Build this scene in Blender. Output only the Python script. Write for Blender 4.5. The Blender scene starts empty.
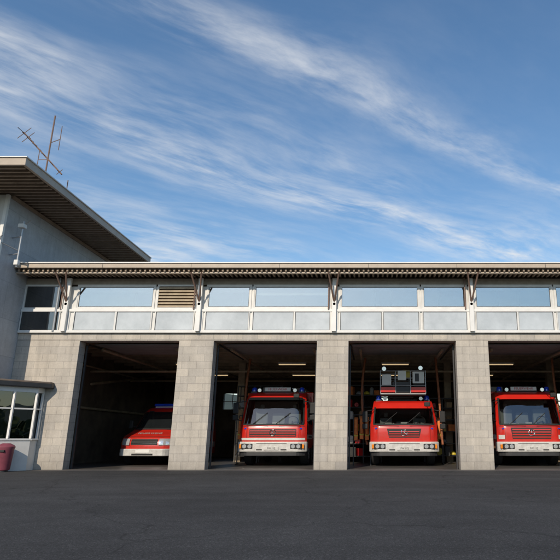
import bpy, bmesh, math, random
from mathutils import Vector, Matrix
random.seed(7)
scene=bpy.context.scene
scene.view_settings.view_transform='Standard'
scene.view_settings.look='None'
scene.view_settings.exposure=0
R=math.radians
SUN_EL=30; SUN_AZ=14   # degrees; azimuth left of straight-behind-camera

# ------------------------------------------------------------------ materials
def newmat(name):
    m=bpy.data.materials.new(name); m.use_nodes=True
    nt=m.node_tree
    return m,nt,nt.nodes['Principled BSDF']
def math_node(nt,op,a,b=None,c=None):
    n=nt.nodes.new('ShaderNodeMath'); n.operation=op
    for i,v in enumerate((a,b,c)):
        if v is None: continue
        if isinstance(v,(int,float)): n.inputs[i].default_value=v
        else: nt.links.new(v,n.inputs[i])
    return n.outputs[0]
def pm(name,col,rough=.6,metal=0,var=.12,vs=3.0,bump=0.0,bs=40,coat=0,emit=None,ior=None,grime=0):
    m,nt,b=newmat(name)
    N=nt.nodes; L=nt.links
    b.inputs['Roughness'].default_value=rough
    b.inputs['Metallic'].default_value=metal
    if coat: b.inputs['Coat Weight'].default_value=coat; b.inputs['Coat Roughness'].default_value=.08
    if ior: b.inputs['IOR'].default_value=ior
    tc=N.new('ShaderNodeTexCoord')
    n=N.new('ShaderNodeTexNoise'); n.inputs['Scale'].default_value=vs; n.inputs['Detail'].default_value=6
    n.inputs['Roughness'].default_value=.65
    L.new(tc.outputs['Object'],n.inputs['Vector'])
    mr=N.new('ShaderNodeMapRange'); mr.inputs['From Min'].default_value=.3; mr.inputs['From Max'].default_value=.7
    mr.inputs['To Min'].default_value=1-var; mr.inputs['To Max'].default_value=1+var
    L.new(n.outputs['Fac'],mr.inputs['Value'])
    vm=N.new('ShaderNodeVectorMath'); vm.operation='SCALE'; vm.inputs[0].default_value=col[:3]
    L.new(mr.outputs['Result'],vm.inputs['Scale'])
    out=vm.outputs['Vector']
    if grime:
        # road dirt: more towards the bottom of the vehicle, blotchy
        sp=N.new('ShaderNodeSeparateXYZ'); L.new(tc.outputs['Object'],sp.inputs[0])
        g=N.new('ShaderNodeMapRange'); g.inputs['From Min'].default_value=1.5; g.inputs['From Max'].default_value=.4
        g.inputs['To Min'].default_value=.04; g.inputs['To Max'].default_value=grime; L.new(sp.outputs[2],g.inputs['Value'])
        n2=N.new('ShaderNodeTexNoise'); n2.inputs['Scale'].default_value=7; n2.inputs['Detail'].default_value=7; n2.inputs['Roughness'].default_value=.75
        L.new(tc.outputs['Object'],n2.inputs['Vector'])
        k=N.new('ShaderNodeMapRange'); k.inputs['From Min'].default_value=.35; k.inputs['From Max'].default_value=.7; L.new(n2.outputs['Fac'],k.inputs['Value'])
        f=math_node(nt,'MULTIPLY',g.outputs[0],k.outputs[0])
        mx=N.new('ShaderNodeMix'); mx.data_type='RGBA'; L.new(f,mx.inputs['Factor']); L.new(out,mx.inputs['A']); mx.inputs['B'].default_value=(.13,.105,.08,1)
        out=mx.outputs['Result']
        L.new(math_node(nt,'MULTIPLY_ADD',f,.8,rough),b.inputs['Roughness'])
    L.new(out,b.inputs['Base Color'])
    if bump:
        n2=N.new('ShaderNodeTexNoise'); n2.inputs['Scale'].default_value=bs; n2.inputs['Detail'].default_value=5
        L.new(tc.outputs['Object'],n2.inputs['Vector'])
        bp=N.new('ShaderNodeBump'); bp.inputs['Strength'].default_value=bump; bp.inputs['Distance'].default_value=.02
        L.new(n2.outputs['Fac'],bp.inputs['Height']); L.new(bp.outputs['Normal'],b.inputs['Normal'])
    if emit:
        b.inputs['Emission Color'].default_value=(*emit[:3],1); b.inputs['Emission Strength'].default_value=emit[3]
    return m

def concrete_block(name,col,bw=.5,bh=.25,mort=.7,ms=.009,streak=.5):
    m,nt,b=newmat(name); N=nt.nodes; L=nt.links
    tc=N.new('ShaderNodeTexCoord'); sp=N.new('ShaderNodeSeparateXYZ'); L.new(tc.outputs['Object'],sp.inputs[0])
    s=math_node(nt,'ADD',sp.outputs[0],sp.outputs[1])
    cb=N.new('ShaderNodeCombineXYZ'); L.new(s,cb.inputs[0]); L.new(sp.outputs[2],cb.inputs[1])
    br=N.new('ShaderNodeTexBrick'); L.new(cb.outputs[0],br.inputs['Vector'])
    br.inputs['Scale'].default_value=1; br.inputs['Brick Width'].default_value=bw; br.inputs['Row Height'].default_value=bh
    br.inputs['Mortar Size'].default_value=ms; br.inputs['Mortar Smooth'].default_value=.2
    br.inputs['Color1'].default_value=(.9,.9,.91,1); br.inputs['Color2'].default_value=(1.07,1.05,1.02,1)
    br.inputs['Mortar'].default_value=(mort,mort,mort,1)
    n=N.new('ShaderNodeTexNoise'); n.inputs['Scale'].default_value=1.6; n.inputs['Detail'].default_value=8; n.inputs['Roughness'].default_value=.7
    L.new(tc.outputs['Object'],n.inputs['Vector'])
    mp=N.new('ShaderNodeMapping'); mp.inputs['Scale'].default_value=(7,7,.35); L.new(tc.outputs['Object'],mp.inputs[0])
    n3=N.new('ShaderNodeTexNoise'); n3.inputs['Scale'].default_value=1; n3.inputs['Detail'].default_value=4; L.new(mp.outputs[0],n3.inputs['Vector'])
    n5=N.new('ShaderNodeTexNoise'); n5.inputs['Scale'].default_value=22; n5.inputs['Detail'].default_value=5; n5.inputs['Roughness'].default_value=.8; L.new(tc.outputs['Object'],n5.inputs['Vector'])
    v=math_node(nt,'MULTIPLY_ADD',n.outputs['Fac'],.7,.65)
    v2=math_node(nt,'MULTIPLY_ADD',n3.outputs['Fac'],streak,1-streak/2)
    v=math_node(nt,'MULTIPLY',v,v2)
    v=math_node(nt,'MULTIPLY',v,math_node(nt,'MULTIPLY_ADD',n5.outputs['Fac'],.5,.75))
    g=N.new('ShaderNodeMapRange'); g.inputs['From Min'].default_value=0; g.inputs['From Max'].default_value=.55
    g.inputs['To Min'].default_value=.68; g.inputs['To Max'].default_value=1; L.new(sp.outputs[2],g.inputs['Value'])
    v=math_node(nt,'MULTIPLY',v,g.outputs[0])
    s1=N.new('ShaderNodeVectorMath'); s1.operation='SCALE'; L.new(br.outputs['Color'],s1.inputs[0]); L.new(v,s1.inputs['Scale'])
    s2=N.new('ShaderNodeVectorMath'); s2.operation='MULTIPLY'; L.new(s1.outputs[0],s2.inputs[0]); s2.inputs[1].default_value=col
    L.new(s2.outputs[0],b.inputs['Base Color']); b.inputs['Roughness'].default_value=.85
    bp=N.new('ShaderNodeBump'); bp.inputs['Strength'].default_value=.35; bp.inputs['Distance'].default_value=.012
    L.new(n5.outputs['Fac'],bp.inputs['Height']); L.new(bp.outputs[0],b.inputs['Normal'])
    return m

def glass_mat(name,refl=.4,tint=(.75,.82,.82),rough=.01):
    m=bpy.data.materials.new(name); m.use_nodes=True; nt=m.node_tree; N=nt.nodes; L=nt.links
    for n in list(N): N.remove(n)
    o=N.new('ShaderNodeOutputMaterial'); t=N.new('ShaderNodeBsdfTransparent'); t.inputs[0].default_value=(*tint,1)
    g=N.new('ShaderNodeBsdfGlossy'); g.inputs['Roughness'].default_value=rough; g.inputs['Color'].default_value=(.95,.95,.94,1)
    tc=N.new('ShaderNodeTexCoord'); nz=N.new('ShaderNodeTexNoise'); nz.inputs['Scale'].default_value=.9; L.new(tc.outputs['Object'],nz.inputs['Vector'])
    bp=N.new('ShaderNodeBump'); bp.inputs['Strength'].default_value=.12; bp.inputs['Distance'].default_value=.05
    L.new(nz.outputs['Fac'],bp.inputs['Height']); L.new(bp.outputs[0],g.inputs['Normal'])
    f=N.new('ShaderNodeFresnel'); f.inputs['IOR'].default_value=1.5
    fac=math_node(nt,'ADD',f.outputs[0],refl); 
    mx=N.new('ShaderNodeMixShader'); L.new(fac,mx.inputs[0]); L.new(t.outputs[0],mx.inputs[1]); L.new(g.outputs[0],mx.inputs[2]); L.new(mx.outputs[0],o.inputs[0])
    return m

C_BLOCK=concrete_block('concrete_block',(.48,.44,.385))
C_TOWER=concrete_block('plaster_grey_blue',(.46,.48,.51),bw=2.4,bh=1.2,mort=.8,ms=.012,streak=.25)
C_TFRONT=pm('white_plaster',(.66,.65,.62),.8,var=.08,bump=.15)
M_WHITE=pm('white_aluminium',(.78,.77,.74),.45,var=.08,vs=2)
M_FRAME=pm('frame_grey_white',(.7,.69,.66),.4,var=.1)
M_TAN=pm('tan_roof_metal',(.46,.38,.30),.5,metal=.0,var=.12)
M_RAFT=pm('rafter_timber',(.34,.26,.19),.7,var=.2)
M_SOFF=pm('soffit_boards',(.2,.155,.12),.75,var=.2)
M_STRUT=pm('strut_steel',(.2,.13,.1),.5,var=.2)
M_LOUV=pm('timber_louvre',(.45,.36,.25),.7,var=.2)
M_DARK=pm('dark_metal',(.035,.035,.037),.5,var=.2)
M_BLK=pm('black_rubber',(.018,.018,.018),.65,var=.2)
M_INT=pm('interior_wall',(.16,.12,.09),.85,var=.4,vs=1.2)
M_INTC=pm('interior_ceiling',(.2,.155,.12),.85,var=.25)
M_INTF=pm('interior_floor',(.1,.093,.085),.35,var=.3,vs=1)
M_BEAM=pm('interior_beam',(.46,.37,.26),.7,var=.25)
M_UP=pm('upper_room_wall',(.36,.31,.25),.85,var=.2)
M_RED=pm('fire_red_paint',(.60,.018,.010),.28,var=.07,coat=.7,grime=.4)
M_WPAINT=pm('white_vehicle_paint',(.66,.65,.62),.33,var=.08,coat=.4,grime=.5)
M_CHROME=pm('chrome',(.75,.75,.76),.15,metal=1,var=.05)
M_SILV=pm('aluminium_shutter',(.5,.51,.52),.35,metal=.7,var=.1)
M_TIRE=pm('tyre_rubber',(.022,.022,.023),.8,var=.25,vs=9)
M_RIM=pm('wheel_rim',(.5,.5,.5),.35,metal=.5,var=.15)
M_LENS=pm('headlamp_lens',(.72,.74,.76),.08,metal=.55,var=.1,vs=30)
M_ORANGE=pm('indicator_orange',(.8,.25,.02),.2,var=.05)
M_BLUE=pm('blue_beacon',(.01,.06,.6),.12,var=.1,coat=1)
M_REDLENS=pm('red_lens',(.5,.01,.01),.3)
M_YEL=pm('reflective_yellow',(.6,.48,.05),.5,var=.15)
M_JACK=pm('orange_fabric',(.7,.2,.05),.8,var=.3,vs=8)
M_HOSE=pm('exhaust_hose',(.3,.1,.04),.6,var=.3,vs=14)
M_GREYBOX=pm('grey_box',(.3,.31,.32),.6,var=.15)
M_WOOD=pm('wood_crate',(.42,.28,.15),.75,var=.25)
M_PINK=pm('maroon_bin',(.24,.06,.085),.5,var=.2)
M_LAMP=pm('tube_lamp',(.9,.85,.7),.4,emit=(1,.72,.4,.55))
M_GLASS=glass_mat('window_glass',.34,(.8,.84,.82))
M_GLASS2=glass_mat('dark_window_glass',.12,(.25,.28,.28))
M_VGLASS=glass_mat('windscreen_glass',.1,(.5,.55,.53))
M_SGLASS=pm('tinted_vehicle_glass',(.012,.015,.017),.04,var=.1,ior=1.75)
M_SEAT=pm('seat_fabric',(.05,.055,.065),.8,var=.2)
M_DASH=pm('dashboard',(.07,.068,.065),.6,var=.2)
M_FROST=pm('frosted_glass',(.5,.52,.53),.1,var=.22,vs=.8,ior=1.9)
M_GALV=pm('galvanised_steel',(.42,.43,.44),.4,metal=.6,var=.15)
M_BARK=pm('bark',(.12,.09,.065),.9,var=.35,vs=6,bump=.5,bs=14)

def asphalt():
    m,nt,b=newmat('asphalt'); N=nt.nodes; L=nt.links
    tc=N.new('ShaderNodeTexCoord')
    def nz(s,d=5,r=.6,vec=None):
        n=N.new('ShaderNodeTexNoise'); n.inputs['Scale'].default_value=s; n.inputs['Detail'].default_value=d; n.inputs['Roughness'].default_value=r
        L.new(vec or tc.outputs['Object'],n.inputs['Vector']); return n.outputs['Fac']
    big=nz(.22); mid=nz(1.6,8,.75); fine=nz(75,3,.8); sp_=nz(26,4,.85)
    mp=N.new('ShaderNodeMapping'); mp.inputs['Scale'].default_value=(.1,.9,1); L.new(tc.outputs['Object'],mp.inputs[0])
    streak=nz(1,6,.65,mp.outputs[0])
    v=math_node(nt,'MULTIPLY_ADD',big,1.1,.45)
    v=math_node(nt,'MULTIPLY',v,math_node(nt,'MULTIPLY_ADD',mid,1.1,.45))
    v=math_node(nt,'MULTIPLY',v,math_node(nt,'MULTIPLY_ADD',streak,1.2,.4))
    def mr(fac,a,b_,c,d):
        f=N.new('ShaderNodeMapRange'); f.inputs['From Min'].default_value=a; f.inputs['From Max'].default_value=b_
        f.inputs['To Min'].default_value=c; f.inputs['To Max'].default_value=d; L.new(fac,f.inputs['Value']); return f.outputs[0]
    v=math_node(nt,'MULTIPLY',v,mr(fine,.35,.65,.35,1.65))
    v=math_node(nt,'MULTIPLY',v,mr(sp_,.35,.65,.65,1.35))
    vo=N.new('ShaderNodeTexVoronoi'); vo.inputs['Scale'].default_value=75; L.new(tc.outputs['Object'],vo.inputs['Vector'])
    sc=N.new('ShaderNodeSeparateColor'); L.new(vo.outputs['Color'],sc.inputs[0])
    chip=mr(sc.outputs[0],.88,.95,0,.9)
    v=math_node(nt,'MULTIPLY',v,math_node(nt,'ADD',chip,1.0))
    # meandering crack / old joint lines
    vc=N.new('ShaderNodeTexVoronoi'); vc.feature='DISTANCE_TO_EDGE'; vc.inputs['Scale'].default_value=.22
    wv=N.new('ShaderNodeVectorMath'); wv.operation='MULTIPLY_ADD'
    nn=N.new('ShaderNodeTexNoise'); nn.inputs['Scale'].default_value=1.1; nn.inputs['Detail'].default_value=7; L.new(tc.outputs['Object'],nn.inputs['Vector'])
    L.new(nn.outputs['Color'],wv.inputs[0]); wv.inputs[1].default_value=(1.6,1.6,0); L.new(tc.outputs['Object'],wv.inputs[2]); L.new(wv.outputs[0],vc.inputs['Vector'])
    v=math_node(nt,'MULTIPLY',v,mr(vc.outputs['Distance'],0,.007,.5,1))
    s=N.new('ShaderNodeVectorMath'); s.operation='SCALE'; s.inputs[0].default_value=(.0485,.048,.048); L.new(v,s.inputs['Scale'])
    L.new(s.outputs[0],b.inputs['Base Color']); b.inputs['Roughness'].default_value=.9
    b.inputs['Specular IOR Level'].default_value=.3
    bp=N.new('ShaderNodeBump'); bp.inputs['Strength'].default_value=.7; bp.inputs['Distance'].default_value=.01
    L.new(fine,bp.inputs['Height']); L.new(bp.outputs[0],b.inputs['Normal'])
    return m
M_ASPH=asphalt()
M_GRASS=pm('grass',(.06,.085,.03),.9,var=.3,vs=.6)
M_KERB=pm('kerb_stone',(.33,.32,.3),.8,var=.15,bump=.3)
M_APRON=pm('concrete_apron',(.11,.10,.092),.8,var=.25,vs=1.2,bump=.3)
M_HILL=pm('hill_forest',(.05,.07,.055),.95,var=.3,vs=.01)

# ------------------------------------------------------------------ geometry helpers
def empty(name,loc=(0,0,0),rz=0):
    e=bpy.data.objects.new(name,None); scene.collection.objects.link(e); e.location=loc; e.rotation_euler[2]=rz
    e.empty_display_size=.3
    return e
def mk(name,bm,mat,parent=None,bevel=0,smooth=False,segs=2,split=35):
    bmesh.ops.recalc_face_normals(bm,faces=bm.faces)
    me=bpy.data.meshes.new(name); bm.to_mesh(me); bm.free()
    ob=bpy.data.objects.new(name,me); scene.collection.objects.link(ob)
    me.materials.append(mat)
    if parent: ob.parent=parent
    if bevel:
        b=ob.modifiers.new('b','BEVEL'); b.width=bevel; b.segments=segs; b.limit_method='ANGLE'; b.angle_limit=R(40)
    if smooth:
        for p in me.polygons: p.use_smooth=True
        e=ob.modifiers.new('e','EDGE_SPLIT'); e.split_angle=R(split)
    return ob
def box(bm,x0,x1,y0,y1,z0,z1,tilt=0):
    v=[bm.verts.new((x,y,z)) for x in(x0,x1) for y in(y0,y1) for z in(z0,z1)]
    if tilt:
        cx=(x0+x1)/2; c,s=math.cos(tilt),math.sin(tilt); cy=(y0+y1)/2
        for q in v: dx,dy=q.co.x-cx,q.co.y-cy; q.co.x=cx+dx*c-dy*s; q.co.y=cy+dx*s+dy*c
    for f in((0,1,3,2),(4,6,7,5),(0,4,5,1),(2,3,7,6),(0,2,6,4),(1,5,7,3)): bm.faces.new([v[i] for i in f])
def tube(bm,p,q,r,n=8,r2=None):
    p=Vector(p); q=Vector(q); d=(q-p); 
    if d.length<1e-6: return
    z=d.normalized(); a=z.orthogonal().normalized(); b=z.cross(a); r2=r if r2 is None else r2
    A=[];B=[]
    for i in range(n):
        t=2*math.pi*i/n; o=a*math.cos(t)+b*math.sin(t)
        A.append(bm.verts.new(p+o*r)); B.append(bm.verts.new(q+o*r2))
    for i in range(n): bm.faces.new((A[i],A[(i+1)%n],B[(i+1)%n],B[i]))
    bm.faces.new(A[::-1]); bm.faces.new(B)
def boxes(name,lst,mat,parent=None,bevel=0):
    bm=bmesh.new()
    for b in lst: box(bm,*b)
    return mk(name,bm,mat,parent,bevel)
def tubes(name,lst,mat,parent=None,n=8):
    bm=bmesh.new()
    for t in lst: tube(bm,t[0],t[1],t[2],n)
    return mk(name,bm,mat,parent,smooth=True)
def prism(name,poly,z0,z1,mat,parent=None,bevel=0):
    bm=bmesh.new()
    A=[bm.verts.new((x,y,z0)) for x,y in poly]; B=[bm.verts.new((x,y,z1)) for x,y in poly]
    n=len(poly)
    for i in range(n): bm.faces.new((A[i],A[(i+1)%n],B[(i+1)%n],B[i]))
    bm.faces.new(A[::-1]); bm.faces.new(B)
    return mk(name,bm,mat,parent,bevel)

# ------------------------------------------------------------------ ground
bm=bmesh.new()
box(bm,-3000,3000,-3000,3000,-.3,-.012)
mk('ground',bm,M_GRASS)
boxes('asphalt_forecourt',[(-60,60,-34,-.004,-.008-.2,0)],M_ASPH)
boxes('concrete_apron',[(-12.15,17.9,-.42,-.006,-.1,.004)],M_APRON)
boxes('drain_channel',[(-12.1,17.8,-.55,-.425,-.1,.005)],M_DARK)
boxes('kerb',[(-60,60,-34.15,-34.002,-.2,.12)],M_KERB,bevel=.02)
boxes('road',[(-400,400,-44,-36,-.25,.0)],M_ASPH)

# ------------------------------------------------------------------ fire station
FS=empty('fire_station')
pill=[(-12.198,-10.05),(-6.66,-5.47),(-1.95,-.87),(2.8,3.9),(7.5,8.6),(12.2,13.3),(16.9,17.9)]
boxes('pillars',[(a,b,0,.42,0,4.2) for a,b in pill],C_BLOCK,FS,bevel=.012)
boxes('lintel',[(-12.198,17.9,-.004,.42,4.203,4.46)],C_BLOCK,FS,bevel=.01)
boxes('sill',[(-12.19,17.9,-.10,.2,4.463,4.52)],M_WHITE,FS,bevel=.008)
cols=[-10.62,-6.03,-1.37,3.36,8.05,12.75,17.4]
lows=[];glU=[];glD=[]
segsU=[(-12.15,-10.85,'d'),(-10.32,-7.68,'c'),(-7.52,-6.22,'l'),(-5.8,-4.32,'c'),(-4.17,-1.52,'c'),(-1.16,1.55,'c'),(1.7,3.2,'c'),(3.53,6.18,'c'),(6.33,7.85,'c'),(8.25,9.75,'c'),(9.9,12.55,'c'),(12.95,15.6,'c'),(15.75,17.2,'c')]
LOUV=[]
fr=[]; blinds=[]; gask=[]
rb=random.Random(3)
for a,b,k in segsU:
    z0,z1=5.36,6.12
    fr+=[(a-.05,b+.05,-.03,.05,z0-.06,z0),(a-.05,b+.05,-.03,.05,z1,z1+.06),(a-.05,a,-.028,.05,z0,z1),(b,b+.05,-.028,.05,z0,z1)]
    if k=='l':
        n=7
        for i in range(n):
            z=z0+(i+.5)*(z1-z0)/n; LOUV.append((a,b,-.01,.06,z-.03,z+.025))
    elif k=='d': glD.append((a,b,.005,.015,z0,z1))
    else:
        glU.append((a,b,.005,.015,z0,z1))
        hb=rb.choice([.1,.16,.26,.1]); zz=z1
        while zz>z1-hb: blinds.append((a+.02,b-.02,.12,.15,zz-.022,zz-.004)); zz-=.026
        fr+=[(a+.001,a+.035,-.012,.03,z0,z1),(b-.035,b-.001,-.012,.03,z0,z1),(a+.035,b-.035,-.012,.03,z0,z0+.03),(a+.035,b-.035,-.012,.03,z1-.03,z1)]
        gask+=[(a+.036,a+.05,-.004,.02,z0+.03,z1-.03),(b-.05,b-.036,-.004,.02,z0+.03,z1-.03),(a+.05,b-.05,-.004,.02,z0+.031,z0+.045),(a+.05,b-.05,-.004,.02,z1-.045,z1-.031)]
    zl0,zl1=4.56,5.2
    if k=='d': parts=[(a,b)]
    elif b-a>2: m=(a+b)/2+.1; parts=[(a,m-.03),(m+.03,b)]
    else: parts=[(a,b)]
    for c,d in parts:
        (glD if k=='d' else lows).append((c,d,-.05,-.04,zl0,zl1))
        fr+=[(c-.03,c,-.085,0,zl0,zl1),(d,d+.03,-.085,0,zl0,zl1)]
        gask+=[(c+.001,c+.014,-.056,-.038,zl0,zl1),(d-.014,d-.001,-.056,-.038,zl0,zl1),(c+.015,d-.015,-.056,-.038,zl1-.014,zl1-.001),(c+.015,d-.015,-.056,-.038,zl0+.001,zl0+.014)]
boxes('upper_window_frames',fr,M_FRAME,FS)
boxes('gaskets',gask,M_DARK,FS)
boxes('rails',[(-12.19,17.9,-.09,.03,5.203,5.295),(-12.19,17.9,-.088,.03,4.523,4.557)],M_WHITE,FS,bevel=.006)
op=[]
prev=-12.198
for a,b,k in segsU:
    op.append((prev,a-.052,.0,.05,5.298,6.12)); 
    if prev>-12: op.append((prev-.02,a-.032,-.035,.02,4.56,5.2))
    prev=b+.052
op.append((prev,17.9,.0,.05,5.298,6.12))
boxes('window_piers',op,M_FRAME,FS)
boxes('lower_backing',[(c-.13,c+.13,-.07,-.036,4.56,5.2) for c in cols],M_WHITE,FS)
boxes('window_glass',glU,M_GLASS,FS)
boxes('window_blinds',blinds,M_WHITE,FS)
boxes('dark_window_glass',glD,M_GLASS2,FS)
boxes('balustrade_glass',lows,M_FROST,FS)
boxes('louvres',LOUV,M_LOUV,FS)
boxes('louvre_back',[(-7.52,-6.22,.07,.1,5.3,6.12)],M_SOFF,FS)
boxes('header_beam',[(-12.198,17.9,-.02,.3,6.183,6.4)],M_UP,FS)
cl=[];st=[]
for c in cols:
    cl.append((c-.075,c+.075,-.2,-.095,4.5,6.38))
    st+=[((c,-.15,5.5),(c-.18,-.78,6.42),.03),((c+.0,-.15,5.5),(c+.18,-.78,6.42),.03),((c,-.2,5.45),(c,-.12,5.45),.05)]
    st+=[((c-.2,-.12,5.28),(c-.2,-.12,6.4),.025),]
boxes('roof_posts',cl,M_WHITE,FS,bevel=.01)
tubes('roof_struts',st,M_STRUT,FS)
boxes('roof_slab',[(-12.198,18.6,-.78,14.6,6.56,6.7)],M_SOFF,FS)
boxes('roof_fascia',[(-12.197,18.63,-.86,-.783,6.55,6.69)],M_TAN,FS,bevel=.01)
boxes('roof_edge_trim',[(-12.196,18.65,-.9,-.78,6.703,6.745)],M_WHITE,FS,bevel=.008)
boxes('fascia_joints',[(x,x+.012,-.864,-.8,6.552,6.688) for x in(-9.2,-6.2,-3.2,-.2,2.8,5.8,8.8,11.8,14.8)],M_DARK,FS)
raf=[]
x=-12.1
while x<18.5: raf.append((x,x+.06,-.76,.0,6.45,6.557)); x+=.165
boxes('rafters',raf,M_RAFT,FS)
boxes('eaves_purlin',[(-12.19,18.6,-.7,-.6,6.40,6.448)],M_TAN,FS)
tubes('downpipes',[((-10.98,-.09,4.5),(-10.98,-.09,6.4),.04),((8.3,-.09,4.6),(8.3,-.09,6.4),.04)],M_GALV,FS)
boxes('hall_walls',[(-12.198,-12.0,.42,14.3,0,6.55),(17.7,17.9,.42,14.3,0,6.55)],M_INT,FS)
bw=[]
wins=[(-8.6,-7.6),(-3.2,-2.2),(.3,1.9),(5.3,6.9),(10,11)]
prev=-12
for a,b in wins:
    bw.append((prev,a,14.0,14.3,0,6.55)); bw.append((a,b,14.0,14.3,0,2.6)); bw.append((a,b,14.0,14.3,3.5,6.55)); prev=b
bw.append((prev,17.7,14.0,14.3,0,6.55))
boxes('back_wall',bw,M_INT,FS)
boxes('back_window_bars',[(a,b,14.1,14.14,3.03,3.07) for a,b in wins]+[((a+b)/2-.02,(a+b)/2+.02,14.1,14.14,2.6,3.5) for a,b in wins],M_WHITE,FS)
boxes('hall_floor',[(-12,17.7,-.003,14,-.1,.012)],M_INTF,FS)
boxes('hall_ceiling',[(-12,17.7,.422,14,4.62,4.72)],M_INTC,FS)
bl=[]
y=1.6
while y<14: bl.append((-12,17.7,y,y+.14,4.36,4.618)); y+=1.1
boxes('ceiling_beams',bl,M_BEAM,FS)
boxes('upper_room',[(-12,17.7,4.2,4.3,4.722,6.5)],M_UP,FS)
boxes('upper_room_rails',[(-12,17.7,2.0,2.06,5.5,5.56)]+[(x,x+.08,1.5,1.58,4.73,6.5) for x in(-9,-8,-5,-3,0,.6,2.4,4.6,5.4,7)],M_DARK,FS)
tr=[];dp=[];lm=[]
for (a,b),(c,d) in zip(pill[:-1],pill[1:]):
    x0,x1=b+.02,c-.02
    if x0>8: continue
    for xx in (x0,x1-.05): tr.append((xx,xx+.05,.6,4.4,4.13,4.18)); tr.append((xx,xx+.05,.44,.5,0,4.1))
    for i in range(4): dp.append((x0+.06,x1-.06,.9+i*.62,.9+i*.62+.58,4.2,4.24))
    for yy in (6.6,11.2): lm.append(((x0+x1)/2-.6,(x0+x1)/2+.6,yy,yy+.07,4.2,4.24))
boxes('door_tracks',tr,M_DARK,FS)
boxes('raised_door_panels',dp,M_GREYBOX,FS,bevel=.01)
boxes('tube_lamps',lm,M_LAMP,FS)
boxes('lamp_housings',[(a-.04,b+.04,c-.03,d+.03,4.245,4.32) for a,b,c,d,e,f in lm],M_WHITE,FS)
boxes('hall_columns',[(x-.15,x+.15,7,7.3,0.012,4.36) for x in(-6.05,-1.4,3.35,8.05,12.75)],M_BEAM,FS)
pp=[]
for x in(-9.9,-7.2,-5.2,-2.2,-.5,2.5,4.3,7.0):
    pp.append(((x,1.4,4.1),(x,12,4.1),.05))
pp+=[((-11.9,5,3.2),(-11.9,12,4.2),.06),((-11.9,2,3.9),(-11.9,12,3.9),.04),((-11.9,3,2.2),(-11.9,12,2.2),.05)]
for y in(4.8,8.9): pp.append(((-11.9,y,3.7),(17.5,y,3.7),.045))
tubes('pipes',pp,M_BEAM,FS)
hz=[]; rh=random.Random(8)
for x in(-5.0,-.35,4.25,-2.3,2.45,7.1):
    a1=rh.uniform(-.2,.2); n=16; last=None; ye=rh.uniform(3.1,3.8)
    for i in range(n+1):
        t=i/n; p=Vector((x+a1*math.sin(t*3)+.12*t*t,ye-.5*t*t,4.1-3.3*t+.15*math.sin(t*6)*t))
        if last is not None: hz.append((last,p,.05 if i%2 else .042))
        last=p
tubes('exhaust_hoses',hz,M_HOSE,FS,10)
cd=[]
for x0,x1 in((8.62,12.18),(13.32,16.88)):
    for i in range(6): cd.append((x0,x1,.2,.26,.02+i*.69,.02+i*.69+.67))
boxes('closed_doors',cd,M_FRAME,FS,bevel=.015)

# ---- interior equipment
def rack(x,y,w,cols_,seed,h=2.3):
    rnd=random.Random(seed); e=empty('equipment_rack',(x,y,.012))
    fr=[]
    for xx in(0,w/2,w):
        for yy in(0,.5): fr.append((xx-.02,xx+.02,yy-.02,yy+.02,0,h))
    lv=[.25+.5*i for i in range(int((h-.2)/.5))]
    for z in lv+[h-.03]: fr.append((-.018,w+.018,-.018,.518,z,z+.03))
    boxes('frame',fr,M_DARK,e)
    bms={}
    def B(mi):
        if mi not in bms: bms[mi]=bmesh.new()
        return bms[mi]
    for z in lv:
        xx=.06
        while xx<w-.2:
            ww=rnd.uniform(.14,.36); ww=min(ww,w-.04-xx)
            mi=rnd.randrange(len(cols_)); bm=B(mi); r=rnd.random(); zf=z+.032; cx=xx+ww/2
            if r<.35: box(bm,xx,xx+ww,rnd.uniform(.02,.1),.42,zf,z+rnd.uniform(.12,.43),rnd.uniform(-.25,.25))
            elif r<.55: # rolled hose standing on edge
                rr=min(.16,ww/2); tube(bm,(cx,.12,zf+rr),(cx,.22,zf+rr),rr,18); tube(bm,(cx,.09,zf+rr),(cx,.25,zf+rr),rr*.35,10)
            elif r<.75: # canister
                rr=min(.09,ww/2); tube(bm,(cx,.2,zf),(cx,.2,zf+.28),rr,14); tube(bm,(cx,.2,zf+.28),(cx,.2,zf+.34),rr,14,rr*.3)
            elif r<.9: # helmet: dome with brim
                for j in range(4):
                    a0=j*math.pi/8; a1=(j+1)*math.pi/8; tube(bm,(cx,.2,zf+.04+.14*math.sin(a0)),(cx,.2,zf+.04+.14*math.sin(a1)),.13*math.cos(a0),14,max(.01,.13*math.cos(a1)))
                tube(bm,(cx,.18,zf+.02),(cx,.18,zf+.04),.17,14)
            xx+=ww+rnd.uniform(.02,.1)
    for mi,bm in bms.items(): mk('gear_%d'%mi,bm,cols_[mi],e,bevel=.01)
G=[M_JACK,M_GREYBOX,M_WHITE,M_WOOD,M_REDLENS,M_YEL,M_DARK]
rack(-5.9,5.9,1.9,G,1,3.2); rack(-2.7,6.5,1.6,G,5,2.8); rack(-1.2,5.6,1.5,G,2,3.2); rack(2.2,6.3,1.6,G,6,2.7); rack(3.6,5.8,1.4,G,3,3.2); rack(6.9,6,1.5,G,9,3.0)
rack(-11.8,12.6,3,[M_GREYBOX,M_DARK,M_WOOD],4); rack(-4.6,12.9,3,G,14,3.2); rack(0,12.9,3,G,15,3.2); rack(4.5,12.9,3,G,16,3.2)
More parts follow.
